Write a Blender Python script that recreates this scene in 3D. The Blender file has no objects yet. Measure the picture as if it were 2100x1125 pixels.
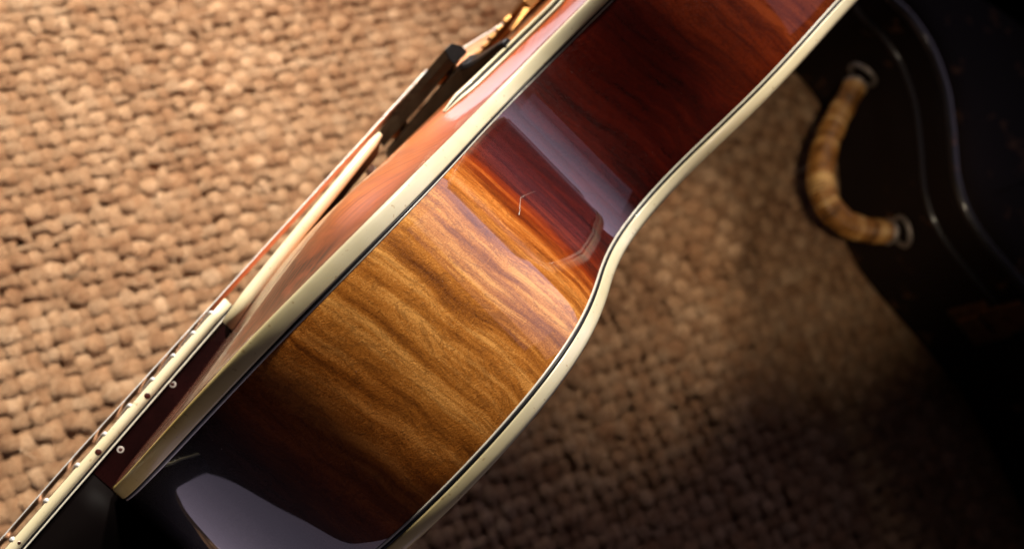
import bpy, math, random
import numpy as np
from mathutils import Vector, Matrix
random.seed(7); rng = np.random.default_rng(11)
SC = bpy.context.scene
COL = SC.collection

# ---------------------------------------------------------------- frame of reference
# guitar coordinates in mm: u along the body (towards the tail), v across it (up), w out of the top plate
H = 215.0                                             # the lower bout rests on the rug
def W(u, v, w): return (u/1000.0, -w/1000.0, (v+H)/1000.0)
def Wn(a):
    a = np.asarray(a, float)
    return np.stack([a[..., 0], -a[..., 2], a[..., 1]+H], -1)/1000.0

# ---------------------------------------------------------------- camera
TH, PH, FPX = math.radians(27), math.atan(286/2100), 2100.0
CAM = (0.0, 477.4, 0.0)
F0 = np.array([math.sin(TH), -math.cos(TH), 0]); A0 = np.array([math.cos(TH), math.sin(TH), 0]); B0 = np.array([0, 0, 1.0])
Fv = F0*math.cos(PH)-B0*math.sin(PH); Bv = B0*math.cos(PH)+F0*math.sin(PH)
Rv = (A0-Bv)/math.sqrt(2); Pv = (A0+Bv)/math.sqrt(2)
toW = lambda d: Vector((d[0], -d[2], d[1]))
cam = bpy.data.cameras.new('camera'); camo = bpy.data.objects.new('camera', cam); COL.objects.link(camo)
m3 = Matrix((toW(Rv), toW(Pv), -toW(Fv))).transposed()
camo.matrix_world = Matrix.Translation(Vector(W(*CAM))) @ m3.to_4x4()
cam.sensor_width = 36.0; cam.lens = FPX/2100*36.0
cam.clip_start = 0.01; cam.clip_end = 20
cam.dof.use_dof = True; cam.dof.focus_distance = 0.365; cam.dof.aperture_fstop = 7.6; cam.dof.aperture_blades = 9
SC.camera = camo

# ---------------------------------------------------------------- world and lamps
world = bpy.data.worlds.new('World'); SC.world = world; world.use_nodes = True
world.node_tree.nodes['Background'].inputs[0].default_value = (0.05, 0.04, 0.035, 1)
world.node_tree.nodes['Background'].inputs[1].default_value = 0.12
SC.view_settings.view_transform = 'Standard'; SC.view_settings.look = 'None'
SC.view_settings.exposure = 0; SC.view_settings.gamma = 1
def lamp(name, pos, aim, sx, sy, radiance, col=(1, 1, 1), spread=180, roll=0):
    """rectangular softbox; radiance is what it shows in a mirror"""
    L = bpy.data.lights.new(name, 'AREA'); L.shape = 'RECTANGLE'; L.size = sx/1000; L.size_y = sy/1000
    L.energy = radiance*math.pi*(sx*sy/1e6); L.color = col; L.spread = math.radians(spread)
    o = bpy.data.objects.new(name, L); COL.objects.link(o)
    p, t = Vector(W(*pos)), Vector(W(*aim))
    o.matrix_world = Matrix.Translation(p) @ (t-p).to_track_quat('-Z', 'Y').to_matrix().to_4x4() @ Matrix.Rotation(math.radians(roll), 4, 'Z')
    return o
def spot(name, pos, aim, watts, angle, col=(1, 1, 1), blend=1.0, radius=40):
    L = bpy.data.lights.new(name, 'SPOT'); L.energy = watts; L.spot_size = math.radians(angle); L.spot_blend = blend
    L.shadow_soft_size = radius/1000; L.color = col
    o = bpy.data.objects.new(name, L); COL.objects.link(o)
    p, t = Vector(W(*pos)), Vector(W(*aim))
    o.matrix_world = Matrix.Translation(p) @ (t-p).to_track_quat('-Z', 'Y').to_matrix().to_4x4()
    return o
def lamp_axes(name, centre, ea, eb, sa, sb, radiance, col, spread):
    """softbox given by its two edge directions (guitar axes); it shines along ea x eb"""
    L = bpy.data.lights.new(name, 'AREA'); L.shape = 'RECTANGLE'; L.size = sa/1000; L.size_y = sb/1000
    L.shape = 'ELLIPSE'; L.energy = radiance*math.pi*(sa*sb/1e6)*math.pi/4; L.color = col; L.spread = math.radians(spread)
    o = bpy.data.objects.new(name, L); COL.objects.link(o)
    x = toW(ea).normalized(); y = toW(eb).normalized(); z = -x.cross(y).normalized(); y = z.cross(x)
    o.matrix_world = Matrix.Translation(Vector(W(*centre))) @ Matrix((x, y, z)).transposed().to_4x4()
    return o
lamp('tail_softbox', (1080, 680, -190), (100, 500, -120), 820, 880, 0.60, (0.88, 0.74, 1.0), 90)
spot('handle_fill_spot', (-60, 700, -20), (570, -180, -245), 19, 19, (1.0, 0.80, 0.58), 1.0, 30)  # added fill for the handle and rug beside it, no known source
lamp('overhead_softbox', (815, 760, -130), (225, 120, -45), 330, 400, 0.44, (0.84, 0.68, 1.0), 180)
lamp_axes('neck_softbox', (-320, 26, -195), (473, -80, -28), (0, 308, -203), 640, 600, .66, (0.88, 0.73, 1.0), 180)
lamp('top_softbox', (540, -50, 470), (250, 60, 0), 300, 280, 1.9, (0.98, 0.92, 1.0), 110)
spot('rim_spot', (960, 700, 640), (165, 60, 60), 100, 50, (1.0, 0.92, 0.80), 0.9, 50)
spot('rug_spot', (720, 520, 880), (205, -215, 190), 134, 47, (1.0, 0.89, 0.77), 1.0, 50)
spot('patch_fill_spot', (1000, 520, -70), (425, -215, -190), 27, 16, (1.0, 0.80, 0.58), 1.0, 30)  # added to brighten the rug patch beside the waist, no known source

# ---------------------------------------------------------------- helpers
def mesh_obj(name, verts, faces, mat, parent=None, smooth=True, uv=None, attr=None):
    me = bpy.data.meshes.new(name)
    v = np.asarray(verts, float)
    org = np.array(parent_origin(parent)) if parent else np.zeros(3)
    me.from_pydata((v-org).tolist(), [], faces); me.update()
    if smooth: me.polygons.foreach_set('use_smooth', [True]*len(me.polygons))
    if uv is not None:
        lay = me.uv_layers.new(name='UVMap'); li = np.zeros(len(me.loops), int); me.loops.foreach_get('vertex_index', li)
        lay.data.foreach_set('uv', np.asarray(uv, float)[li].ravel())
    if attr:
        for k, a in attr.items():
            at = me.attributes.new(k, 'FLOAT', 'POINT'); at.data.foreach_set('value', np.asarray(a, float).ravel())
    me.materials.append(mat)
    o = bpy.data.objects.new(name, me); COL.objects.link(o)
    if parent: o.parent = parent
    return o
ORIG = {}
def parent_origin(o):
    x = np.zeros(3)
    while o is not None:
        x += np.array(o.location); o = o.parent
    return x
def thing(name, loc, label, cat):
    o = bpy.data.objects.new(name, None); COL.objects.link(o); o.location = loc; o.empty_display_size = 0.05
    o['label'] = label; o['category'] = cat
    return o
def grid(P, closed_i=False, closed_j=False):
    """P: (n,m,3) -> verts, quads"""
    n, m = P.shape[:2]; f = []
    for i in range(n if closed_i else n-1):
        for j in range(m if closed_j else m-1):
            a = i*m+j; b = ((i+1) % n)*m+j; c = ((i+1) % n)*m+(j+1) % m; d = i*m+(j+1) % m
            f.append((a, b, c, d))
    return P.reshape(-1, 3), f
def tube(path, rad, seg=10, cap=True, up=(0, 0, 1)):
    """world-space tube; rad scalar or per-point, or (n,2) for flattened section"""
    P = np.asarray(path, float); n = len(P)
    T = np.gradient(P, axis=0); T /= np.linalg.norm(T, axis=1)[:, None]+1e-12
    U = np.tile(np.array(up, float), (n, 1)); S = np.cross(T, U); S /= np.linalg.norm(S, axis=1)[:, None]+1e-12
    N = np.cross(S, T)
    r = np.broadcast_to(np.asarray(rad, float).reshape(-1, 1) if np.ndim(rad) < 2 else np.asarray(rad), (n, 1 if np.ndim(rad) < 2 else 2))
    ra, rb = r[:, 0], r[:, -1]
    a = np.linspace(0, 2*np.pi, seg, endpoint=False)
    V = P[:, None]+S[:, None]*(np.cos(a)[None, :, None]*ra[:, None, None])+N[:, None]*(np.sin(a)[None, :, None]*rb[:, None, None])
    v, f = grid(V, closed_j=True)
    if cap:
        f = f+[tuple(range(seg))[::-1], tuple((n-1)*seg+k for k in range(seg))]
    return v, f
def join(parts):
    V, Fc, o = [], [], 0
    for v, f in parts:
        V.append(np.asarray(v)); Fc += [tuple(i+o for i in q) for q in f]; o += len(v)
    return np.vstack(V), Fc
def bevel(o, width, seg=2, angle=40):
    b = o.modifiers.new('bevel', 'BEVEL'); b.width = width/1000; b.segments = seg; b.limit_method = 'ANGLE'; b.angle_limit = math.radians(angle)
    return o
def prism(poly, ext):
    """poly (n,3) in guitar mm, ext vector mm -> closed prism in world"""
    a = np.asarray(poly, float); b = a+np.asarray(ext, float); n = len(a)
    V = Wn(np.vstack([a, b])); f = [tuple(range(n))[::-1], tuple(range(n, 2*n))]
    f += [(i, (i+1) % n, n+(i+1) % n, n+i) for i in range(n)]
    return V, f
def smooth_poly(pts, step, closed=False, sig=0):
    p = np.asarray(pts, float)
    if closed: p = np.vstack([p, p[:1]])
    t = np.r_[0, np.cumsum(np.linalg.norm(np.diff(p, axis=0), axis=1))]
    n = max(4, int(t[-1]/step)); tt = np.linspace(0, t[-1], n+1)
    q = np.stack([np.interp(tt, t, p[:, k]) for k in range(p.shape[1])], 1)
    if closed: q = q[:-1]
    if sig:
        s = sig/step; k = np.exp(-.5*(np.arange(-int(4*s), int(4*s)+1)/s)**2); k /= k.sum(); h = len(k)//2
        if closed: q = np.stack([np.convolve(np.r_[q[-h:, c], q[:, c], q[:h, c]], k, 'valid') for c in range(q.shape[1])], 1)
        else: q = np.stack([np.convolve(np.r_[2*q[0, c]-q[h:0:-1, c], q[:, c], 2*q[-1, c]-q[-2:-h-2:-1, c]], k, 'valid') for c in range(q.shape[1])], 1)
    return q

# ---------------------------------------------------------------- materials
class M:
    def __init__(s, name):
        s.m = bpy.data.materials.new(name); s.m.use_nodes = True; s.t = s.m.node_tree; s.b = s.t.nodes['Principled BSDF']
    def n(s, typ, **kw):
        x = s.t.nodes.new(typ)
        for k, v in kw.items():
            if k in ('inp',):
                for a, b in v.items(): x.inputs[a].default_value = b
            else: setattr(x, k, v)
        return x
    def l(s, a, b): s.t.links.new(a, b)
    def set(s, **kw):
        for k, v in kw.items(): s.b.inputs[k.replace('_', ' ')].default_value = v
    def ramp(s, fac, stops, interp='LINEAR'):
        r = s.n('ShaderNodeValToRGB'); r.color_ramp.interpolation = interp; e = r.color_ramp.elements
        while len(e) < len(stops): e.new(0.5)
        for x, (p, c) in zip(e, stops): x.position = p; x.color = (*c, 1)
        s.l(fac, r.inputs[0]); return r.outputs[0]
    def math(s, op, a, b=None, c=None, clamp=False):
        x = s.n('ShaderNodeMath', operation=op, use_clamp=clamp)
        for i, q in enumerate((a, b, c)):
            if q is None: continue
            if isinstance(q, (int, float)): x.inputs[i].default_value = q
            else: s.l(q, x.inputs[i])
        return x.outputs[0]
    def mix(s, fac, a, b, mode='MIX'):
        x = s.n('ShaderNodeMix', data_type='RGBA', blend_type=mode)
        for i, q in ((0, fac), (6, a), (7, b)):
            if isinstance(q, tuple): x.inputs[i].default_value = (*q, 1)
            elif isinstance(q, (int, float)): x.inputs[i].default_value = q
            else: s.l(q, x.inputs[i])
        return x.outputs[2]
    def noise(s, vec, scale, detail=3, rough=.5, dist=0.0):
        x = s.n('ShaderNodeTexNoise', inp={'Scale': scale, 'Detail': detail, 'Roughness': rough, 'Distortion': dist})
        if vec is not None: s.l(vec, x.inputs['Vector'])
        return x.outputs[0]
    def mapping(s, vec, scale=(1, 1, 1), rot=(0, 0, 0), loc=(0, 0, 0)):
        x = s.n('ShaderNodeMapping'); x.inputs['Scale'].default_value = scale; x.inputs['Rotation'].default_value = rot; x.inputs['Location'].default_value = loc
        s.l(vec, x.inputs['Vector']); return x.outputs[0]
    def geo(s): return s.n('ShaderNodeNewGeometry').outputs['Position']
    def bump(s, h, strength, dist, to='Normal'):
        x = s.n('ShaderNodeBump', inp={'Strength': strength, 'Distance': dist}); s.l(h, x.inputs['Height'])
        if to: s.l(x.outputs[0], s.b.inputs[to])
        return x.outputs[0]
def uvout(m):
    x = m.n('ShaderNodeUVMap'); return x.outputs[0]
def simple(name, col, rough=.4, metal=0, coat=0, spec=.5, noise=0, nscale=300):
    m = M(name); m.set(Base_Color=(*col, 1), Roughness=rough, Metallic=metal, Coat_Weight=coat)
    m.b.inputs['Specular IOR Level'].default_value = spec
    if noise:
        f = m.noise(m.geo(), nscale, 4, .6)
        m.l(m.ramp(f, [(.25, tuple(c*(1-noise) for c in col)), (.75, tuple(min(1, c*(1+noise)) for c in col))]), m.b.inputs['Base Color'])
    return m.m

# lacquered figured maple of the sides: UV x = length along the rim (mm/100), y = across it
def mat_side():
    m = M('lacquered_flamed_maple'); uv = uvout(m)
    sep = m.n('ShaderNodeSeparateXYZ'); m.l(uv, sep.inputs[0]); s = sep.outputs[0]; t = sep.outputs[1]
    # wandering of the flame along the generators
    wob = m.noise(m.mapping(uv, (1.3, 2.0, 1)), 1.3, 2.5, .5)
    skew = m.math('MULTIPLY_ADD', t, 0.10, s)
    sx = m.math('MULTIPLY_ADD', wob, 0.10, skew)
    comb = m.n('ShaderNodeCombineXYZ'); m.l(sx, comb.inputs[0]); m.l(m.math('MULTIPLY', t, 0.11), comb.inputs[1])
    broad = m.noise(comb.outputs[0], 10.0, 3, .6, .35)
    streak = m.noise(m.mapping(comb.outputs[0], (1, .6, 1), loc=(3, 1, 0)), 23, 3.5, .62, .35)
    fig = m.math('MULTIPLY_ADD', m.math('SUBTRACT', streak, .5), .66, m.math('MULTIPLY_ADD', m.math('SUBTRACT', broad, .5), .66, .53))
    wide = m.noise(m.mapping(comb.outputs[0], (1, 1, 1), loc=(9, 4, 0)), 4.2, 2, .5, .4)
    fig = m.math('MULTIPLY_ADD', m.math('SUBTRACT', wide, .5), .42, fig)
    curl = m.noise(m.mapping(uv, (1.0, 1.9, 1)), 46, 2.5, .6, 2.6)
    curl2 = m.noise(m.mapping(uv, (1.0, 2.0, 1), loc=(5, 2, 0)), 95, 2, .5, 1.2)
    tex = m.math('ADD', fig, m.math('MULTIPLY', m.math('SUBTRACT', curl, .5), .36))
    tex = m.math('ADD', tex, m.math('MULTIPLY', m.math('SUBTRACT', curl2, .5), .08))
    amber = m.ramp(tex, [(.27, (.15, .041, .005)), (.42, (.35, .113, .014)), (.54, (.56, .203, .030)), (.70, (.90, .42, .10))])
    vein = m.noise(m.mapping(comb.outputs[0], (1.6, 4, 1), loc=(1, 7, 0)), 5.0, 4, .65, 2.4)
    vein = m.math('SUBTRACT', 1.0, m.math('MULTIPLY', m.math('ABSOLUTE', m.math('SUBTRACT', vein, .5)), 26, clamp=True), clamp=True)
    amber = m.mix(m.math('MULTIPLY', vein, .42), amber, (.12, .04, .008))
    # sunburst sprayed over the maple
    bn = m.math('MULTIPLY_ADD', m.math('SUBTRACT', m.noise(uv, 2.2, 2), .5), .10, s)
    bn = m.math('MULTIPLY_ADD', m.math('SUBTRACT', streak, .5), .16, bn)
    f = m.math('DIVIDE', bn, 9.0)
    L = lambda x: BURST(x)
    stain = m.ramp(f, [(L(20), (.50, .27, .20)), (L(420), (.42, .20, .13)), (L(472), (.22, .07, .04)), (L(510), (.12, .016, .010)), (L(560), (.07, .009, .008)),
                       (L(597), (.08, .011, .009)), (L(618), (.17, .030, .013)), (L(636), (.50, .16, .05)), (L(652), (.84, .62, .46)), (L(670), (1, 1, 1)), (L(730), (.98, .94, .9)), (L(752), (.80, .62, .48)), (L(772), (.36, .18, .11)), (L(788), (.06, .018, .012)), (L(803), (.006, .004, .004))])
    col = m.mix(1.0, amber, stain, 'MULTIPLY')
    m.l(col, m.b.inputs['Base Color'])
    m.set(Roughness=.42, Coat_Weight=1.0, Coat_Roughness=.015, Coat_IOR=1.52)
    m.b.inputs['Specular IOR Level'].default_value = .06
    m.bump(m.math('ADD', m.math('MULTIPLY', curl, .6), m.math('MULTIPLY', curl2, .5)), .55, .0006)
    dust = m.noise(uv, 1.6, 1.5)
    bb = m.n('ShaderNodeBump', inp={'Strength': .25, 'Distance': .0010}); m.l(dust, bb.inputs['Height']); m.l(bb.outputs[0], m.b.inputs['Coat Normal'])
    return m.m
SIDE_LEN = 800.0
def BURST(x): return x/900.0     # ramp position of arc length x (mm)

def mat_top():
    m = M('lacquered_spruce_sunburst'); p = m.geo()
    at = m.n('ShaderNodeAttribute', attribute_name='edge'); d = at.outputs['Fac']
    sep = m.n('ShaderNodeSeparateXYZ'); m.l(p, sep.inputs[0])
    grain = m.noise(m.mapping(p, (1, 1, 40)), 14, 3, .6, .4)
    mott = m.noise(m.mapping(p, (1, .6, 1)), 70, 3, .6, .8)
    d2 = m.math('ADD', d, m.math('MULTIPLY', m.math('SUBTRACT', mott, .5), .05))
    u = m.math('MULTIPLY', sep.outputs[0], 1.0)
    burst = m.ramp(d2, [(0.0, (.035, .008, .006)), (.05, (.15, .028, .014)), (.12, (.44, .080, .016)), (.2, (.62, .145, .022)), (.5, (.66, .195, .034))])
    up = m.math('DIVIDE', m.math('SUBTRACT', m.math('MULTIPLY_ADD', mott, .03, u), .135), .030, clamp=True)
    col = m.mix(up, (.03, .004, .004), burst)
    col = m.mix(m.math('MULTIPLY', m.math('SUBTRACT', grain, .42), 2.6, clamp=True), col, (.26, .050, .012))
    col = m.mix(m.math('MULTIPLY', m.math('SUBTRACT', mott, .5), 3.0, clamp=True), col, (.34, .075, .03))
    m.l(col, m.b.inputs['Base Color'])
    m.set(Roughness=.4, Coat_Weight=.65, Coat_Roughness=.03, Coat_IOR=1.52)
    m.bump(m.math('ADD', grain, mott), .12, .0004, to=None)
    bb = m.n('ShaderNodeBump', inp={'Strength': .3, 'Distance': .0012}); m.l(m.noise(m.mapping(p, (.6, .6, 1.6)), 70, 4, .6), bb.inputs['Height']); m.l(bb.outputs[0], m.b.inputs['Coat Normal'])
    return m.m
def mat_binding(name, aged):
    m = M(name); p = m.geo()
    a = m.noise(p, 28, 3, .6); b = m.noise(p, 420, 2, .5)
    sep = m.n('ShaderNodeSeparateXYZ'); m.l(p, sep.inputs[0])
    age = m.math('SUBTRACT', 1.0, m.math('DIVIDE', m.math('SUBTRACT', sep.outputs[0], .04), .09, clamp=True), clamp=True)
    base = m.ramp(a, [(.3, (.66, .58, .36)), (.7, (.78, .71, .50))])
    old = m.ramp(a, [(.3, (.68, .48, .11)), (.7, (.80, .63, .22))])
    col = m.mix(age, base, old) if aged else base
    spk = m.math('GREATER_THAN', b, .70)
    col = m.mix(m.math('MULTIPLY', spk, .5), col, (.40, .24, .08))
    m.l(col, m.b.inputs['Base Color']); m.set(Roughness=.36, Coat_Weight=.25, Coat_Roughness=.10, Subsurface_Weight=.12)
    m.b.inputs['Subsurface Radius'].default_value = (.002, .0015, .001)
    m.bump(m.noise(p, 160, 3), .1, .0004)
    return m.m
def mat_jute(name, k, seed):
    m = M(name); uv = uvout(m); oi = m.n('ShaderNodeObjectInfo')
    fib = m.noise(m.mapping(uv, (1.0, 2.6, 1), rot=(0, 0, .35)), 6, 5, .7, .4)
    p = m.geo(); big = m.noise(p, 26, 4, .6); med = m.noise(p, 75, 3, .55)
    f = m.math('ADD', m.math('MULTIPLY', fib, .62), m.math('ADD', m.math('MULTIPLY', big, .22), m.math('MULTIPLY', med, .26)))
    f = m.math('ADD', f, m.math('MULTIPLY', m.math('SUBTRACT', oi.outputs['Random'], .5), .10))
    col = m.ramp(f, [(.36, (.21*k, .092*k, .036*k)), (.46, (.40*k, .202*k, .096*k)), (.57, (.55*k, .325*k, .172*k)), (.68, (.77*k, .52*k, .32*k))])
    m.l(col, m.b.inputs['Base Color']); m.set(Roughness=.75); m.b.inputs['Specular IOR Level'].default_value = .25
    m.bump(fib, 1.0, .006)
    return m.m
MAT = dict(
    side=mat_side(), top=mat_top(), ivory=mat_binding('aged_ivory_celluloid', True), cream=mat_binding('cream_celluloid', False),
    black=simple('black_celluloid', (.007, .007, .009), .45, spec=.2),
    white=simple('white_celluloid', (.72, .68, .56), .3, coat=.4, noise=.12),
    ebony=simple('polished_ebony', (.007, .006, .006), .4, spec=.08, coat=.22, noise=.4, nscale=500),
    lacquer=simple('black_lacquer', (.003, .002, .002), .5, spec=.02),
    redlacquer=simple('dark_red_lacquer', (.008, .0015, .0015), .4, coat=.6, spec=.05, noise=.6, nscale=60),
    silver=simple('nickel_silver', (.88, .87, .84), .45, metal=.55),
    bronze=simple('bronze_winding', (.62, .34, .20), .35, metal=1),
    gold=simple('worn_gold_plate', (.25, .125, .04), .42, metal=1, noise=.4, nscale=200),
    pearl=simple('pearl_ring', (.50, .46, .42), .25, coat=.6),
    dot=simple('tortoise_dot', (.05, .012, .008), .25, coat=.4),
    tortoise=simple('dark_tortoise_plate', (.020, .007, .004), .6, spec=.06, noise=.6, nscale=90),
    backwood=simple('lacquered_maple_back', (.30, .13, .03), .35, coat=1, noise=.3, nscale=60),
    jute_warp=mat_jute('jute_warp_yarn', 1.0, 1), jute_weft=mat_jute('jute_weft_yarn', .86, 2),
)

# ---------------------------------------------------------------- floor
floor_m = simple('dark_floorboards', (.05, .03, .018), .5, noise=.4, nscale=8)
fl = mesh_obj('floor', [(-3, -3, -.012), (4, -3, -.012), (4, 3, -.012), (-3, 3, -.012)], [(0, 1, 2, 3)], floor_m, smooth=False)
fl['kind'] = 'structure'

# ---------------------------------------------------------------- woven rug
rug = thing('woven_rug', (.40, .10, 0), 'coarse tan jute rug woven from thick yarns, under the guitar', 'rug')
ANG = math.radians(27.5)
e1 = np.array([math.cos(ANG), math.sin(ANG), 0]); e2 = np.array([math.sin(ANG), -math.cos(ANG), 0])   # world: weft direction, warp direction (down the picture)
RC = np.array([.40, .10, 0])
# hand woven: the yarns grow thicker towards the far side, so the spacing of the crossings drifts
def marks(lo, hi, pitch):
    p = [lo]
    while p[-1] < hi: p.append(p[-1]+pitch(p[-1]))
    return np.array(p)
PW = lambda x: np.interp(x, [-.30, -.12, .12], [.0091, .0100, .0140])      # warp spacing along e1
PF = lambda y: np.interp(y, [-.06, .12, .25], [.0120, .0091, .0086])      # weft spacing along e2
XM, YM = marks(-.50, .72, PW), marks(-.50, .40, PF)
def yarn(pos, parity, wid, thick, amp, seg=5, sides=12, jit=.11):
    """one yarn along local x over the crossings at pos (unit section, in pitches): over and under alternately"""
    n = len(pos)-1; k = np.arange(n*seg+1)/seg; x = np.interp(k, np.arange(n+1), pos)
    loc = np.interp(k, np.arange(n), np.diff(pos))/.0105                   # local coarseness along the yarn
    g = lambda sd: np.interp(k, np.arange(n+2), rng.normal(0, sd, n+2))
    jz, jy, fat = g(.0009), g(jit*.0105), 1+g(.23)
    c = np.cos(np.pi*(k+parity))
    z = amp*np.sign(c)*np.abs(c)**.42*loc**.5+jz
    path = np.stack([x, jy, z], 1)
    over = .5+.5*c
    r = np.stack([wid*fat*(.84+.24*np.abs(c)), thick*(.9+.14*over)*(.75+.25*fat)], 1)
    v, f = tube(path, r, sides, cap=True)
    ctr = np.repeat(path, sides, axis=0); aa = np.tile(np.arange(sides)/sides*2*np.pi, len(x)); kk = np.repeat(k, sides)
    v = ctr+(v-ctr)*(1+.10*np.cos(4*aa+.35)**2+.11*np.cos(4*aa+kk*.8)+.05*np.cos(2*aa-kk*3.1)+rng.normal(0, .035, len(v)))[:, None]
    uv = np.stack([np.repeat(x, sides)*60, np.tile(np.arange(sides)/sides, len(x))*2+np.repeat(k, sides)*.35], 1)
    return v, f, uv
def yarn_mesh(name, mat, *a):
    v, f, uv = yarn(*a)
    me = bpy.data.meshes.new(name); me.from_pydata(v.tolist(), [], f); me.update()
    me.polygons.foreach_set('use_smooth', [True]*len(me.polygons))
    lay = me.uv_layers.new(name='UVMap'); li = np.zeros(len(me.loops), int); me.loops.foreach_get('vertex_index', li)
    lay.data.foreach_set('uv', uv[li].ravel()); me.materials.append(mat)
    return me
wefts = [[yarn_mesh('weft_yarn', MAT['jute_weft'], XM, q, .0053, .0030, .0018) for _ in range(10)] for q in (0, 1)]
warps = [[yarn_mesh('warp_yarn', MAT['jute_warp'], YM, q, .0059, .0029, .0021) for _ in range(12)] for q in (0, 1)]
def lay_yarn(name, me, d, loc, k):
    """place a yarn along d; k scales its section to the spacing it lies in"""
    o = bpy.data.objects.new(name, me); COL.objects.link(o); o.parent = rug
    m = Matrix(((d[0], -d[1]*k, 0, loc[0]), (d[1], d[0]*k, 0, loc[1]), (0, 0, .45+.55*k, -.0035), (0, 0, 0, 1)))
    o.matrix_local = Matrix.Translation(-Vector(RC)) @ m
for j, y in enumerate(YM): lay_yarn('weft_yarn', wefts[j % 2][random.randrange(10)], e1, RC+e2*y, PF(y)/.0100)
for i, x in enumerate(XM): lay_yarn('warp_yarn', warps[(i+1) % 2][random.randrange(12)], e2, RC+e1*x, PW(x)/.0108)

# loose straw ends standing out of the weave
fv_, ff_ = [], []
for _ in range(700):
    c0 = RC+e1*rng.uniform(-.40, .60)+e2*rng.uniform(-.40, .30); th0 = rng.uniform(0, 6.28); L0 = rng.uniform(.006, .020)
    q = np.linspace(0, 1, 6)[:, None]; d0 = np.array([math.cos(th0), math.sin(th0), 0]); n0 = np.array([-d0[1], d0[0], 0])
    pth = c0+d0*L0*q+n0*L0*rng.normal(0, .35)*q**2+np.array([0, 0, 1])*(-.0005+rng.uniform(.001, .005)*np.sin(np.pi*q*rng.uniform(.55, 1)))
    v, f = tube(pth, np.linspace(.00028, .00010, 6), 4); fv_.append((v, f))
V_, F_ = join(fv_)
straw = mesh_obj('straw_ends', V_, F_, simple('pale_straw', (.62, .44, .27), .6, noise=.3, nscale=60), rug); straw['kind'] = 'stuff'

# ---------------------------------------------------------------- guitar
G = thing('archtop_guitar', W(300, -215, -43), 'sunburst archtop guitar lying on its side with cream bound edges and flamed maple rim', 'guitar')
OUT = [(638, 0), (637.5, 40), (634.5, 85), (629, 120), (620.5, 149.9), (616.7, 160.0), (612.0, 169.2), (606.5, 177.5), (600.1, 185.0), (592.8, 191.6), (584.9, 197.4), (576.3, 202.2), (567.2, 206.2), (557.7, 209.2), (547.9, 211.4), (537.9, 212.7), (527.8, 213.1), (517.6, 212.8), (507.6, 211.8), (497.6, 210.0), (487.8, 207.7), (478.3, 204.6), (469.0, 201.0), (460.0, 196.9), (451.3, 192.2), (442.6, 187.3), (434.1, 182.0), (425.6, 176.8), (416.9, 171.6), (408.1, 166.8), (399.0, 162.6), (389.5, 159.0), (379.8, 156.1), (369.9, 153.7), (359.9, 151.7), (350.1, 149.7), (340.6, 147.3), (331.5, 144.4), (322.8, 140.7), (314.5, 136.2), (306.6, 130.9), (298.8, 125.3), (290.7, 119.7), (282.3, 114.8), (273.3, 111.0), (263.9, 108.6), (254.3, 107.9), (244.7, 108.9), (235.4, 111.6), (226.4, 115.8), (217.9, 121.2), (209.6, 127.3), (201.6, 133.9), (193.5, 140.4), (185.2, 146.5), (176.7, 152.0), (167.9, 156.6), (158.7, 160.1), (149.2, 162.4), (139.5, 163.4), (129.7, 163.2), (119.8, 161.8), (110.1, 159.5), (100.5, 156.2), (91.3, 152.1), (82.6, 147.1), (74.5, 141.3), (67.0, 134.8), (60.3, 127.6), (54.4, 119.8), (49.2, 111.4), (44.9, 102.6), (41.4, 93.4), (38.5, 83.8), (36.3, 74.0), (34.6, 63.9), (33.6, 53.5), (33.0, 43.0), (33.0, 27.0)]
half = smooth_poly(OUT, 1.5, sig=3.0)
arc = np.r_[0, np.cumsum(np.linalg.norm(np.diff(half, axis=0), axis=1))]
nrm = np.stack([-np.gradient(half[:, 1]), np.gradient(half[:, 0])], 1); nrm /= np.linalg.norm(nrm, axis=1)[:, None]; nrm *= -1
full = np.vstack([half, half[1:][::-1]*[1, -1]])           # treble side then bass side
fn = np.vstack([nrm, nrm[1:][::-1]*[1, -1]])
farc = np.r_[arc, (2*arc[-1]-arc[1:][::-1])]
BRK = len(half)                                            # the heel interrupts the ring here
def dip(u): return -3.4*np.clip((100-u)/67.0, 0, 1)**2      # the ribs taper slightly at the heel
def ring(prof, mat, name, parent, arcs=None, uvw=100.0):
    """sweep a (w, outward offset) profile along the treble and the bass half as one strip each"""
    V, Fc, UV, off = [], [], [], 0
    for P, N, S in ((half, nrm, arc), (half*[1, -1], nrm*[1, -1], arc+900)):
        pr = np.asarray(prof, float)
        X = np.zeros((len(P), len(pr), 3))
        X[..., 0] = P[:, None, 0]+N[:, None, 0]*pr[None, :, 1]
        X[..., 1] = P[:, None, 1]+N[:, None, 1]*pr[None, :, 1]
        top = np.clip((pr[:, 0]+86)/86, 0, 1)
        X[..., 2] = pr[None, :, 0]+dip(P[:, 0])[:, None]*top[None, :]
        v, f = grid(Wn(X)); 
        if N is nrm: f = [q[::-1] for q in f]
        V.append(v); Fc += [tuple(i+off for i in q) for q in f]; off += len(v)
        n0 = len(P); m0 = len(pr)
        Fc += [tuple(off-len(v)+k for k in range(m0)), tuple(off-len(v)+(n0-1)*m0+k for k in range(m0))] if pr.shape[0] > 4 and name != 'side' else []
        UV.append(np.stack(np.broadcast_arrays(S[:, None]/uvw, -pr[None, :, 0]/uvw), -1).reshape(-1, 2))
    o = mesh_obj(name, np.vstack(V), Fc, mat, parent, uv=np.vstack(UV))
    return o
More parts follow.
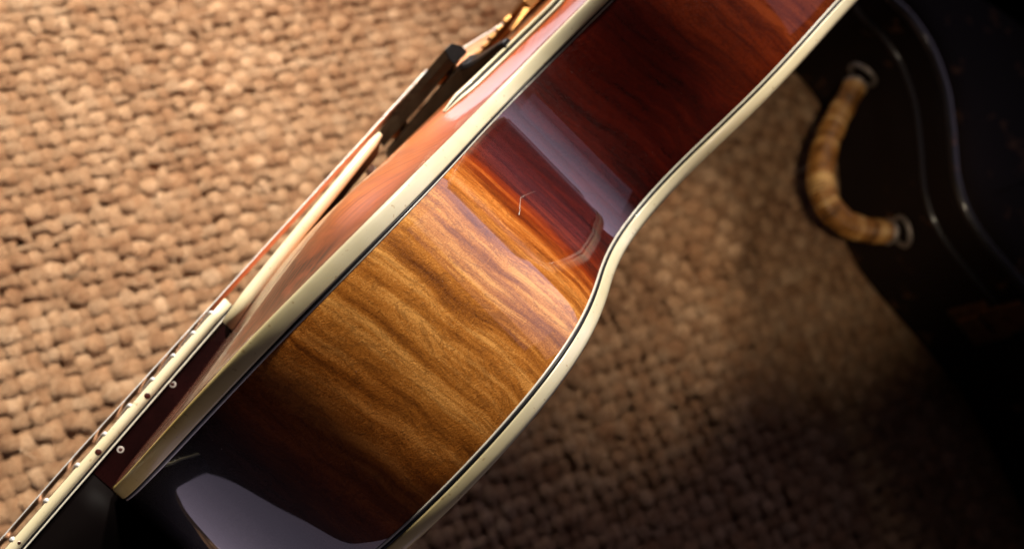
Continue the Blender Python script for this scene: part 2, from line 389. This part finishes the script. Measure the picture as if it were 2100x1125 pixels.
# the sides, eased a little towards the purfling
ws = np.r_[-7.75, -8.4, -9.6, -10.8, -12.4, -15, -18, -23, -30, -38, -46, -54, -61, -66, -69, -71.5, -73.4, -75, -76.4, -77.5, -78.4, -79.0]
ease = -.55*np.exp(-(-7.75-ws)/3.6)-.75*np.exp(-(ws+79.0)/4.6)
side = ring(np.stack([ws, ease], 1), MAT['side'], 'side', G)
box = lambda a, b, o=0.0, i=-3.0: [(a, i), (a, o), (b, o), (b, i), (a, i)]
ring([(.35, -7), (.35, -1.2), (.15, -.5), (-.25, -.15), (-.8, .06), (-2.5, .12), (-5.5, .1), (-6.0, -.05), (-6.15, -.3), (-6.15, -7), (.35, -7)], MAT['ivory'], 'binding', G)
ring(box(-6.17, -7.05, -.22), MAT['black'], 'purfling_line', G)
ring(box(-7.07, -7.68, -.38), MAT['white'], 'purfling_line', G)
ring([(-81.0, -7), (-81.0, -.3), (-81.15, -.05), (-81.7, .1), (-84.2, .12), (-85.3, -.05), (-85.9, -.45), (-86.3, -1.3), (-86.3, -7), (-81.0, -7)], MAT['ivory'], 'binding', G)
ring(box(-80.98, -79.95, -.22), MAT['black'], 'purfling_line', G)
ring(box(-79.93, -79.05, -.45), MAT['white'], 'purfling_line', G)

# carved plates
def rise(d, u):
    x = np.clip((d-3.0)/np.interp(u, [205, 240], [36.0, 19.0]), 0, 1); a = x*x*(3-2*x)*10.2
    y = np.clip((d-12)/90.0, 0, 1); b = (1-(1-y)**2)*4.2
    k = np.clip((np.asarray(u)-55)/110.0, 0, 1); k = .10+.90*k*k*(3-2*k)
    return (a+b)*k
def plate(sign, w0, name, mat, scale=1.0):
    NT = 60
    P = half[::2]; N = nrm[::2]
    cu = np.clip(P[:, 0], 60, 560); rows = []
    tt = np.r_[np.linspace(0, .34, 40), np.linspace(.36, 1, 22)]
    X = np.zeros((len(P), len(tt), 3)); 
    inner = P-N*1.5
    X[..., 0] = inner[:, None, 0]*(1-tt)+cu[:, None]*tt
    X[..., 1] = inner[:, None, 1]*(1-tt)
    q = X[..., :2].reshape(-1, 2); d = np.full(len(q), 1e9)
    for c in range(0, len(full), 2): d = np.minimum(d, np.hypot(q[:, 0]-full[c, 0], q[:, 1]-full[c, 1]))
    d = d.reshape(X.shape[:2])
    X[..., 2] = w0+(rise(d, X[..., 0]) if sign > 0 else -8*(1-(1-np.clip(d/110, 0, 1))**2))+dip(X[..., 0])*(np.exp(-d/25.0) if sign > 0 else 0)
    Y = X.copy(); Y[..., 1] *= -1
    v1, f1 = grid(Wn(X)); v2, f2 = grid(Wn(Y))
    if sign > 0: f1 = [q[::-1] for q in f1]
    else: f2 = [q[::-1] for q in f2]
    V, Fc = join([(v1, f1), (v2, f2)])
    return mesh_obj(name, V, Fc, mat, G, attr={'edge': np.tile(d.ravel()/1000*10, 2)})
plate(1, .2, 'top_plate', MAT['top'])
plate(-1, -86.2, 'back_plate', MAT['backwood'])
def top_w(u, v):
    d = np.min(np.hypot(full[:, 0]-u, full[:, 1]-v)); return .2+rise(d, u)

# hairline lacquer crack on the side
cr = smooth_poly([(190.7, 142.6, -38.3), (196, 138.6, -36.6), (201.1, 134.6, -35.2), (206, 130.4, -36.4), (214.4, 124.0, -38.9)], .6)
def on_side(p, lift=.06):
    i = np.argmin(np.abs(half[:, 0]-p[0])+1e3*(half[:, 1] < 90)); b = half[i]; n = nrm[i]
    return (b[0]+n[0]*lift, b[1]+n[1]*lift, p[2])
crk = np.array([on_side(p) for p in cr]); crk[:, 2] += rng.normal(0, .12, len(crk))
v, f = tube(Wn(crk), np.interp(np.arange(len(crk)), [0, 3, len(crk)*.55, len(crk)-1], [.17, .09, .035, .012])/1000, 6)
mesh_obj('lacquer_crack', v, f, MAT['white'], side)

# specks of dust lying on the lacquer
dv_ = []
for _ in range(90):
    i = rng.integers(int(len(half)*.42), int(len(half)*.92)); w0_ = rng.uniform(-76, -10); r0 = rng.choice([.06, .08, .10, .16], p=[.45, .3, .17, .08])/1000
    c = Wn(np.array([half[i, 0]+nrm[i, 0]*.02, half[i, 1]+nrm[i, 1]*.02, w0_])); st = rng.uniform(.6, 1.6)
    o8 = np.array([(1, 0, 0), (-1, 0, 0), (0, st, 0), (0, -st, 0), (0, 0, 1), (0, 0, -1)])*r0+c
    dv_.append((o8, [(0, 2, 4), (2, 1, 4), (1, 3, 4), (3, 0, 4), (2, 0, 5), (1, 2, 5), (3, 1, 5), (0, 3, 5)]))
V_, F_ = join(dv_)
dust_ = mesh_obj('dust_specks', V_, F_, simple('pale_dust', (.30, .26, .24), .8), side); dust_['kind'] = 'stuff'

# sound hole on the near slope, bound in cream
def slope_point(u, ratio):
    vs = np.linspace(112, 40, 400); ww = np.array([top_w(u, x) for x in vs[::8]]); ww = np.interp(vs[::-1], vs[::8][::-1], ww[::-1])[::-1]
    return vs[np.argmax(ww-ratio*(477.4-vs) > 0)]
fu = np.arange(229, 352, 3.0)
fvv = np.array([slope_point(u, np.interp(u, [232, 246, 280, 320, 350], [.0248, .0250, .0240, .0228, .0222])) for u in fu])
fvv = np.convolve(np.r_[fvv[:3][::-1], fvv, fvv[-3:][::-1]], np.ones(7)/7, 'valid')
taper = np.interp(fu, [229, 240, 352], [.25, 1, 1])
def fpath(dv, dw): return np.array([(u, v+dv*t, top_w(u, v+dv*t)+dw) for u, v, t in zip(fu, fvv, taper)])
X = np.stack([fpath(k, .2) for k in np.linspace(-1.8, 1.8, 4)], 1)
sh = mesh_obj('sound_hole_dark', *grid(Wn(X)), MAT['black'], G)  # black strip stands in for the shaded opening, the plate is uncut
for s_, dw in ((1, .35), (-1, .55)):
    v, f = tube(Wn(fpath(s_*2.0, dw)), np.stack([.9*taper/1000, 1.1*np.clip(taper, .5, 1)/1000], 1), 8)
    mesh_obj('sound_hole_binding', v, f, MAT['ivory'], sh)

# neck, heel and fingerboard (mm; the string plane leans back by the neck angle)
fb_low = lambda u: 4.9+(u+3.3)*.0835
fb_u = np.linspace(121, -260, 40)
hw = lambda u: 27.0-(121-u)*.0135
def slab(us, lo, hi, hwf, name, mat, parent, smooth=False):
    us = np.asarray(us, float)
    X = np.zeros((len(us), 4, 3))
    for k, (s, fn_) in enumerate(((1, lo), (1, hi), (-1, hi), (-1, lo))):
        X[:, k, 0] = us; X[:, k, 1] = s*hwf(us); X[:, k, 2] = fn_(us)
    v, f = grid(Wn(X), closed_j=True); n = len(us)
    f += [(0, 1, 2, 3), tuple((n-1)*4+k for k in range(4))[::-1]]
    return mesh_obj(name, v, f, mat, parent, smooth)
fb = slab(fb_u, lambda u: fb_low(u)+.3, lambda u: fb_low(u)+5.4, lambda u: hw(u)-2.0, 'fingerboard', MAT['ebony'], G)
def fbbind(name, a, b, o, mat, u0=121.2):
    us = np.linspace(u0, -260, 40); X = np.zeros((len(us), 6, 3))
    for s in (1, -1):
        prof = [(a, -2), (a, o), ((a+b)/2, o+.12), (b-.35, o), (b, o-.4), (b, -2)]
        for k, (dw, dv) in enumerate(prof):
            X[:, k, 0] = us; X[:, k, 1] = s*(hw(us)+dv); X[:, k, 2] = fb_low(us)+dw
        v, f = grid(Wn(X), closed_j=True); f += [tuple(range(6)), tuple((len(us)-1)*6+k for k in range(6))[::-1]]
        mesh_obj(name, v, f, mat, fb)
fbbind('fingerboard_binding', .9, 5.2, 0, MAT['cream'])
fbbind('purfling_line', .1, .9, -.15, MAT['black'], 121.1)
fbbind('purfling_line', -.7, .1, -.1, MAT['white'], 121.0)
# frets: crown across the board with rounded ends that stand proud of the binding
fr = [112.5]
for g in (11.6, 12.7, 12.9, 14.0, 14.6, 15.6, 17.2, 18.1, 19.2, 20.3, 21.5, 22.8, 24.2): fr.append(fr[-1]-g)
fv = np.r_[np.linspace(-1, 1, 15)]
for u in fr:
    h = hw(u); e = np.r_[-h-.1, -h+.5, np.linspace(-h+1.5, h-1.5, 9), h-.5, h+.1]
    r = np.r_[.35, 1.0, np.full(9, 1.15), 1.0, .35]
    path = np.stack([np.full_like(e, u), e, fb_low(u)+5.3+.25*(1-(e/h)**2)+np.r_[-.5, -.05, np.zeros(9), -.05, -.5]], 1)
    v, f = tube(Wn(path), np.stack([r*1.1/1000, r*1.05/1000], 1), 10, up=(0, -1, 0))
    mesh_obj('fret', v, f, MAT['silver'], fb)
def disc(c, r, depth, name, mat, parent, hole=0, seg=20):
    """small round inlay in a side that faces v"""
    a = np.linspace(0, 2*np.pi, seg, endpoint=False); rr = [r, r, r*.92, hole] if hole else [r, r, r*.9, .0001]
    vv = [-depth, 0, .12, .12 if not hole else .02]
    X = np.stack([np.stack([c[0]+q*np.cos(a), np.full(seg, c[1]+z), c[2]+q*np.sin(a)], 1) for q, z in zip(rr, vv)], 0)
    v, f = grid(Wn(X), closed_j=True)
    return mesh_obj(name, v, f, mat, parent)
for u in (68.9, 39.9, -3.5, -40):
    disc((u, hw(u)+.05, fb_low(u)+2.6), 1.35 if u > 0 else .7, .6, 'side_dot', MAT['dot'], fb)
nk = slab(np.r_[120.6, 90, 60, 40, 33], lambda u: np.full_like(u, -6.0), lambda u: fb_low(u)-.72, lambda u: hw(u)-1.2, 'neck_extension', MAT['redlacquer'], G)
for u, w in ((79.5, 10.6), (46.4, 6.6)):
    disc((u, hw(u)-1.2, w-1.0), 1.45, .4, 'ring_inlay', MAT['pearl'], G, hole=.85)
    disc((u, hw(u)-1.15, w-1.0), .75, .4, 'ring_core', MAT['dot'], G)
# neck shaft and heel in one piece
us = np.r_[32.5, 20, 5, -10, -25, -40, -60, -90, -140, -200, -260]
dep = np.interp(us, [-260, -60, -30, -8, 12, 33], [22, 23, 27, 44, 72, 84])
rows = []
for u, d in zip(us, dep):
    a = np.linspace(0, np.pi, 17); h = hw(u)-1.1; top = fb_low(u)-.72
    flat = np.interp(u, [-30, 33], [1.0, .62])
    rows.append(np.stack([np.full(17, u), h*np.sign(np.cos(a))*np.abs(np.cos(a))**(.75 if u > -30 else 1)*np.where(np.sin(a) > .5, flat+(1-flat)*(1-np.sin(a))*2, 1), top-d*np.sin(a)**.9], 1))
X = np.array(rows); v, f = grid(Wn(X)); f += [tuple(range(17))]
f += [(i*17+16, (i+1)*17+16, (i+1)*17, i*17) for i in range(len(us)-1)]
mesh_obj('neck', v, f, MAT['lacquer'], G)

# floating bridge: two footed ebony base, thumbwheels and saddle
UB = 277.0
vv = np.linspace(-93, 93, 75)
upper = np.interp(np.abs(vv), [0, 50, 57, 59.5, 62, 66, 72, 80, 88, 93], [22.2, 22.1, 22.0, 21.2, 19.8, 18.4, 17.4, 16.3, 15.2, 14.0])
lower = np.array([top_w(UB, x)+.1 for x in vv]); lower = np.minimum(lower, upper-1.5)
hb = np.interp(np.abs(vv), [0, 55, 75, 93], [7.0, 6.6, 5.0, 2.5])
X = np.zeros((len(vv), 6, 3))
for k, (s, q) in enumerate(((-1, 0), (-1, .8), (-.7, 1), (.7, 1), (1, .8), (1, 0))):
    X[:, k, 0] = UB+s*hb; X[:, k, 1] = vv; X[:, k, 2] = lower*(1-q)+upper*q
v, f = grid(Wn(X), closed_j=True); f += [tuple(range(6)), tuple((len(vv)-1)*6+k for k in range(6))[::-1]]
bb = mesh_obj('bridge_base', v, f, MAT['ebony'], G, smooth=False); bevel(bb, .5)
sv = np.linspace(-57.5, 57.5, 24)
X = np.zeros((24, 6, 3)); tops = 32.4-.7*(sv/57.5)**2
for k, (s, q) in enumerate(((-5.2, 0), (-5.2, .5), (-3.4, 1), (2.2, 1), (5.2, .5), (5.2, 0))):
    X[:, k, 0] = UB+s; X[:, k, 1] = sv; X[:, k, 2] = 23.5*(1-q)+tops*q
v, f = grid(Wn(X), closed_j=True); f += [tuple(range(6)), tuple(23*6+k for k in range(6))[::-1]]
sd = mesh_obj('bridge_saddle', v, f, MAT['ebony'], bb, smooth=False); bevel(sd, .4)
for s in (-1, 1):
    a = np.linspace(0, 2*np.pi, 28, endpoint=False); X = []
    for q, z in ((2, 22.1), (6.2, 22.3), (6.6, 22.6), (6.6, 23.1), (6.2, 23.4), (2, 23.55)):
        rr = q*(1+.03*np.cos(14*a)*(q > 3)); X.append(np.stack([UB+rr*np.cos(a), 38*s+rr*np.sin(a), np.full(28, z)], 1))
    mesh_obj('thumbwheel', *grid(Wn(np.array(X)), closed_j=True), MAT['gold'], bb)

# strings, over the saddle to the tailpiece
for k in range(6):
    sp = np.linspace(24.5, -24.5, 6)[k]; rad = [.16, .22, .34, .45, .55, .68][k]
    wn = lambda u: fb_low(u)+5.3+2.2
    pts = [(-260, sp*.80, fb_low(-260)+8.3), (33, sp*.93, 16.9), (UB-2, sp*1.05, 32.6), (UB+1, sp*1.05, 32.7), (338, sp*1.02, 22.3), (347, sp*1.02, 21.5)]
    pth = smooth_poly(pts, 4)
    v, f = tube(Wn(pth), (rad+.1)/1000, 8)
    mesh_obj('string', v, f, MAT['bronze'] if k > 0 else MAT['silver'], G)
# gold tailpiece: crossbar with string lugs, plate towards the tail
X = np.array([[(338, y, 17.5), (338, y, 23.5), (341, y, 25), (352, y, 24), (356, y, 18.5)] for y in np.linspace(-44, 44, 9)])
v, f = grid(Wn(X), closed_j=True); f += [tuple(range(5)), tuple(8*5+k for k in range(5))[::-1]]
tp = mesh_obj('tailpiece', v, f, MAT['gold'], G, smooth=False); bevel(tp, .8)
for y in np.linspace(25, -25, 6):
    v, f = tube(Wn([(333, y, 22.9), (335, y, 22.8), (341, y, 22.4), (345, y, 22.2)]), np.array([1.6, 2.4, 2.4, 1.8])/1000, 12)
    mesh_obj('string_ferrule', v, f, MAT['gold'], tp)
X = np.array([[(u, y, w) for y in np.linspace(-h, h, 5)] for u, h, w in ((350, 40, 21), (400, 34, 20), (480, 24, 17), (560, 18, 12), (628, 14, 4), (640, 13, -2), (641.5, 12, -50))])
tpl = mesh_obj('tail_hinge', *grid(Wn(X)), MAT['gold'], tp); so = tpl.modifiers.new('thickness', 'SOLIDIFY'); so.thickness = .002
v, f = prism([(318, 46, 16.6), (340, 42, 18.2), (352, 42, 19.5), (352, 42, 22), (338, 42, 21.2), (318, 46, 18.2)], (0, -3, 0))
mesh_obj('tailpiece_arm', v, f, MAT['gold'], tp, smooth=False)

# floating pickguard: dark plate with a deep cream edge, held off the top
pu = np.array([222, 215, 190, 165, 140, 122, 108]); pv = np.array([47, 50, 51, 50.5, 50, 49, 48])
pw = np.interp(pu, [108, 119, 153, 188, 222], [10.6, 12.8, 16.9, 20.5, 24.3])
far = np.interp(pu, [108, 222], [27.5, 30]); X = []
for u, a, b, w in zip(pu, pv, far, pw): X.append([(u, a-.5, w-1.2), (u, a-.5, w+1.2), (u, b, w-3.2), (u, b, w-5.6)])
v, f = grid(Wn(np.array(X)), closed_j=True); f += [(0, 1, 2, 3), tuple((len(pu)-1)*4+k for k in range(4))[::-1]]
pg = mesh_obj('pickguard', v, f, MAT['tortoise'], G, smooth=False)
X = []
for u, a, w in zip(np.r_[223, pu], np.r_[46, pv], np.r_[24.5, pw]):
    hgt = np.interp(u, [108, 165, 215, 223], [3.0, 2.8, 2.2, 1.2])
    X.append([(u, a-1.2, w-hgt), (u, a+.6, w-hgt*.9), (u, a+1.0, w), (u, a+.6, w+hgt*.9), (u, a-1.2, w+hgt)])
v, f = grid(Wn(np.array(X)), closed_j=True); f += [tuple(range(5)), tuple(len(pu)*5+k for k in range(5))[::-1]]
mesh_obj('pickguard_binding', v, f, MAT['ivory'], pg)
v, f = prism([(208, 40, 12), (212, 40, 12), (212, 40, 17.5), (208, 40, 17)], (0, -4, 0))
mesh_obj('pickguard_bracket', v, f, MAT['pearl'], pg, smooth=False)

# ---------------------------------------------------------------- guitar case
def mat_piping():
    m = M('worn_black_piping'); p = m.geo(); n = m.noise(p, 26, 5, .7)
    w_ = m.math('MULTIPLY', m.math('SUBTRACT', n, .60), 14, clamp=True)
    m.l(m.mix(w_, (.018, .018, .022), (.20, .085, .04)), m.b.inputs['Base Color']); m.set(Roughness=.38, Coat_Roughness=.12)
    m.l(m.math('SUBTRACT', 1.0, w_), m.b.inputs['Coat Weight']); m.bump(m.noise(p, 140, 3), .5, .0012); return m.m
K = thing('guitar_case', W(760, -215, -420), 'worn black guitar case lying flat on the rug behind the guitar, handle towards it', 'guitar case')
tolex = M('worn_black_tolex'); p = tolex.geo()
a = tolex.noise(p, 900, 2); b = tolex.noise(p, 34, 4, .65); c = tolex.noise(p, 9, 2)
wear = tolex.math('MULTIPLY', tolex.math('SUBTRACT', b, .615), 9, clamp=True)
tolex.l(tolex.mix(wear, (.013, .008, .006), (.16, .075, .032)), tolex.b.inputs['Base Color'])
tolex.set(Roughness=.55); tolex.b.inputs['Specular IOR Level'].default_value = .08; tolex.bump(a, .25, .0006)
MAT['tolex'] = tolex.m
MAT['piping'] = mat_piping()
MAT['brass'] = simple('dull_brass', (.28, .17, .09), .5, metal=1, noise=.4, nscale=150)
hd = M('tan_thread'); p = hd.geo()
ba = hd.n('ShaderNodeAttribute', attribute_name='band')
hd.l(hd.ramp(hd.math('ADD', hd.math('MULTIPLY', hd.noise(p, 55, 4, .65), .5), hd.math('MULTIPLY', ba.outputs['Fac'], .5)), [(.36, (.05, .016, .003)), (.5, (.34, .145, .026)), (.64, (.70, .46, .18))]), hd.b.inputs['Base Color'])
hd.set(Roughness=.45, Coat_Weight=.2, Coat_Roughness=.3); MAT['thread'] = hd.m
cpts = [(702, -166), (709, -190), (703, -222), (683, -254), (652, -280), (624, -300), (607, -322), (600, -350), (598, -400), (596, -450), (590, -505), (570, -560), (548, -606), (520, -660), (520, -720), (600, -800), (760, -840), (930, -800), (1010, -700), (1040, -560), (1020, -420), (1060, -300), (1060, -210), (990, -130), (880, -105), (780, -110), (722, -135)]
cp = smooth_poly(cpts, 5, closed=True, sig=9)
cN = np.stack([np.roll(cp[:, 1], -1)-np.roll(cp[:, 1], 1), -(np.roll(cp[:, 0], -1)-np.roll(cp[:, 0], 1))], 1); cN /= np.linalg.norm(cN, axis=1)[:, None]
if np.sum(cN*(cp-cp.mean(0))) < 0: cN *= -1
def shell(prof, name, mat):
    """stack of (height above rug, outward offset) rings, closed at both ends"""
    X = np.stack([np.stack([cp[:, 0]+cN[:, 0]*o, np.full(len(cp), z-H), cp[:, 1]+cN[:, 1]*o], 1) for z, o in prof], 0)
    v, f = grid(Wn(X), closed_j=True); n = len(cp); m = len(prof)
    f += [tuple(range(n)), tuple((m-1)*n+k for k in range(n))[::-1]]
    return mesh_obj(name, v, f, mat, K)
body = shell([(2, -12), (2, -4), (4, -1), (8, 0), (60, .8), (100, 0), (104, -.4)], 'case_body', MAT['tolex'])
lid = shell([(104.5, -1.5), (106, .2), (110, .6), (124, .4), (131, -1.5), (136, -5.5), (139, -12), (141, -24), (143, -60), (144, -90)], 'case_lid', MAT['tolex'])
def piping(z, o, r, name='piping'):
    X = np.stack([cp[:, 0]+cN[:, 0]*o, np.full(len(cp), z-H), cp[:, 1]+cN[:, 1]*o], 1)
    Q = Wn(np.vstack([X, X[:1]])); v, f = tube(Q, r/1000, 8, cap=False)
    mesh_obj(name, v, f, MAT['piping'], K)
piping(105, .6, 2.2); piping(134.5, -2.6, 3.8)
# handle: thread wound bow on two rings, standing off the case wall
hp = smooth_poly([(680.5, -146, -213.8), (644.5, -143, -215.7), (608.8, -140, -220.0), (581.9, -138, -228.4), (565.1, -137, -240.1), (557.9, -137, -255.8), (563.5, -139, -276.9), (579.4, -142, -297.2), (594, -144, -310.5)], 1.0, sig=5)
ths = np.arange(len(hp))
rr = 8.9+np.interp(ths, [0, len(hp)*.45, len(hp)-1], [-.4, 1.2, .2])+.35*np.sin(ths*.23+1)
v, f = tube(Wn(hp), (rr-.6)/1000, 18)
hdl = mesh_obj('handle', v, f, MAT['thread'], K)
# the thread that is wound round the grip, one continuous coil
nt = len(hp); per = 2.6; ncoil = int((nt-1)/per); m_ = ncoil*16; q = np.linspace(0, nt-1.001, m_)
P0 = np.stack([np.interp(q, ths, hp[:, c]) for c in range(3)], 1); T0 = np.gradient(P0, axis=0); T0 /= np.linalg.norm(T0, axis=1)[:, None]
S0 = np.cross(T0, [0, 1.0, 0]); S0 /= np.linalg.norm(S0, axis=1)[:, None]; N0 = np.cross(S0, T0)
al = q/per*2*np.pi; rad = np.interp(q, ths, rr)+rng.normal(0, .12, ncoil).repeat(16)
coil = P0+S0*(np.cos(al)*rad)[:, None]+N0*(np.sin(al)*rad)[:, None]
v, f = tube(Wn(coil), 1.3/1000, 6)
band = (np.convolve(rng.random(ncoil+2), np.ones(3)/3, 'valid')*.7+.15).repeat(16).repeat(6)
mesh_obj('thread_winding', v, f, MAT['thread'], hdl, attr={'band': band})
def torus(c, axis, R, r, name, mat, parent):
    c = np.array(c); ax = np.array(axis, float); ax /= np.linalg.norm(ax)
    t = np.cross(ax, [0, 1, .1]); t /= np.linalg.norm(t); s = np.cross(ax, t)
    a = np.linspace(0, 2*np.pi, 33); Q = c+R*(np.cos(a)[:, None]*t+np.sin(a)[:, None]*s)
    v, f = tube(Wn(Q), r/1000, 8, cap=False, up=tuple(Vector((ax[0], -ax[2], ax[1]))))
    return mesh_obj(name, v, f, mat, parent)
MAT['ringmetal'] = simple('pale_worn_metal', (.36, .31, .27), .45, metal=.6, noise=.4, nscale=120)
for e, dirn in ((0, hp[0]-hp[4]), (-1, hp[-1]-hp[-5])):
    dirn = dirn/np.linalg.norm(dirn)
    torus(hp[e]+dirn*1.5, dirn, 8.8, 2.2, 'handle_ring', MAT['ringmetal'], K)
    torus(hp[e]+dirn*17+np.array([0, 2, 0]), dirn+np.array([.2, .5, 0]), 12.5, 2.0, 'handle_ring', MAT['ringmetal'], K)
    Q = np.array([hp[e]-dirn*2, hp[e]+dirn*2, hp[e]+dirn*14, hp[e]+dirn*26]); v, f = tube(Wn(Q), np.array([7.0, 7.0, 6.5, 9.5])/1000, 14)
    mesh_obj('handle_mount', v, f, MAT['tolex'], K)
# latch on the case wall further round the waist
i = np.argmin(np.hypot(cp[:, 0]-596, cp[:, 1]+425)); tn = np.array([-cN[i][1], cN[i][0]])
def wallbox(s0, s1, z0, z1, d0, d1, name, mat, parent):
    P = lambda s, z, d: (cp[i][0]+tn[0]*s+cN[i][0]*d, z-H, cp[i][1]+tn[1]*s+cN[i][1]*d)
    V = Wn(np.array([P(s, z, d) for d in (d0, d1) for s, z in ((s0, z0), (s1, z0), (s1, z1), (s0, z1))]))
    f = [(0, 3, 2, 1), (4, 5, 6, 7), (0, 1, 5, 4), (1, 2, 6, 5), (2, 3, 7, 6), (3, 0, 4, 7)]
    o = mesh_obj(name, V, f, mat, parent, smooth=False); bevel(o, 1.2); return o
lt = wallbox(-20, 20, 58, 98, .6, 3.6, 'latch', MAT['brass'], K)
wallbox(-14, 14, 90, 130, 3.7, 6.5, 'latch_hasp', MAT['brass'], lt)
wallbox(-11, 11, 64, 86, 3.7, 8.5, 'latch_lever', MAT['brass'], lt)
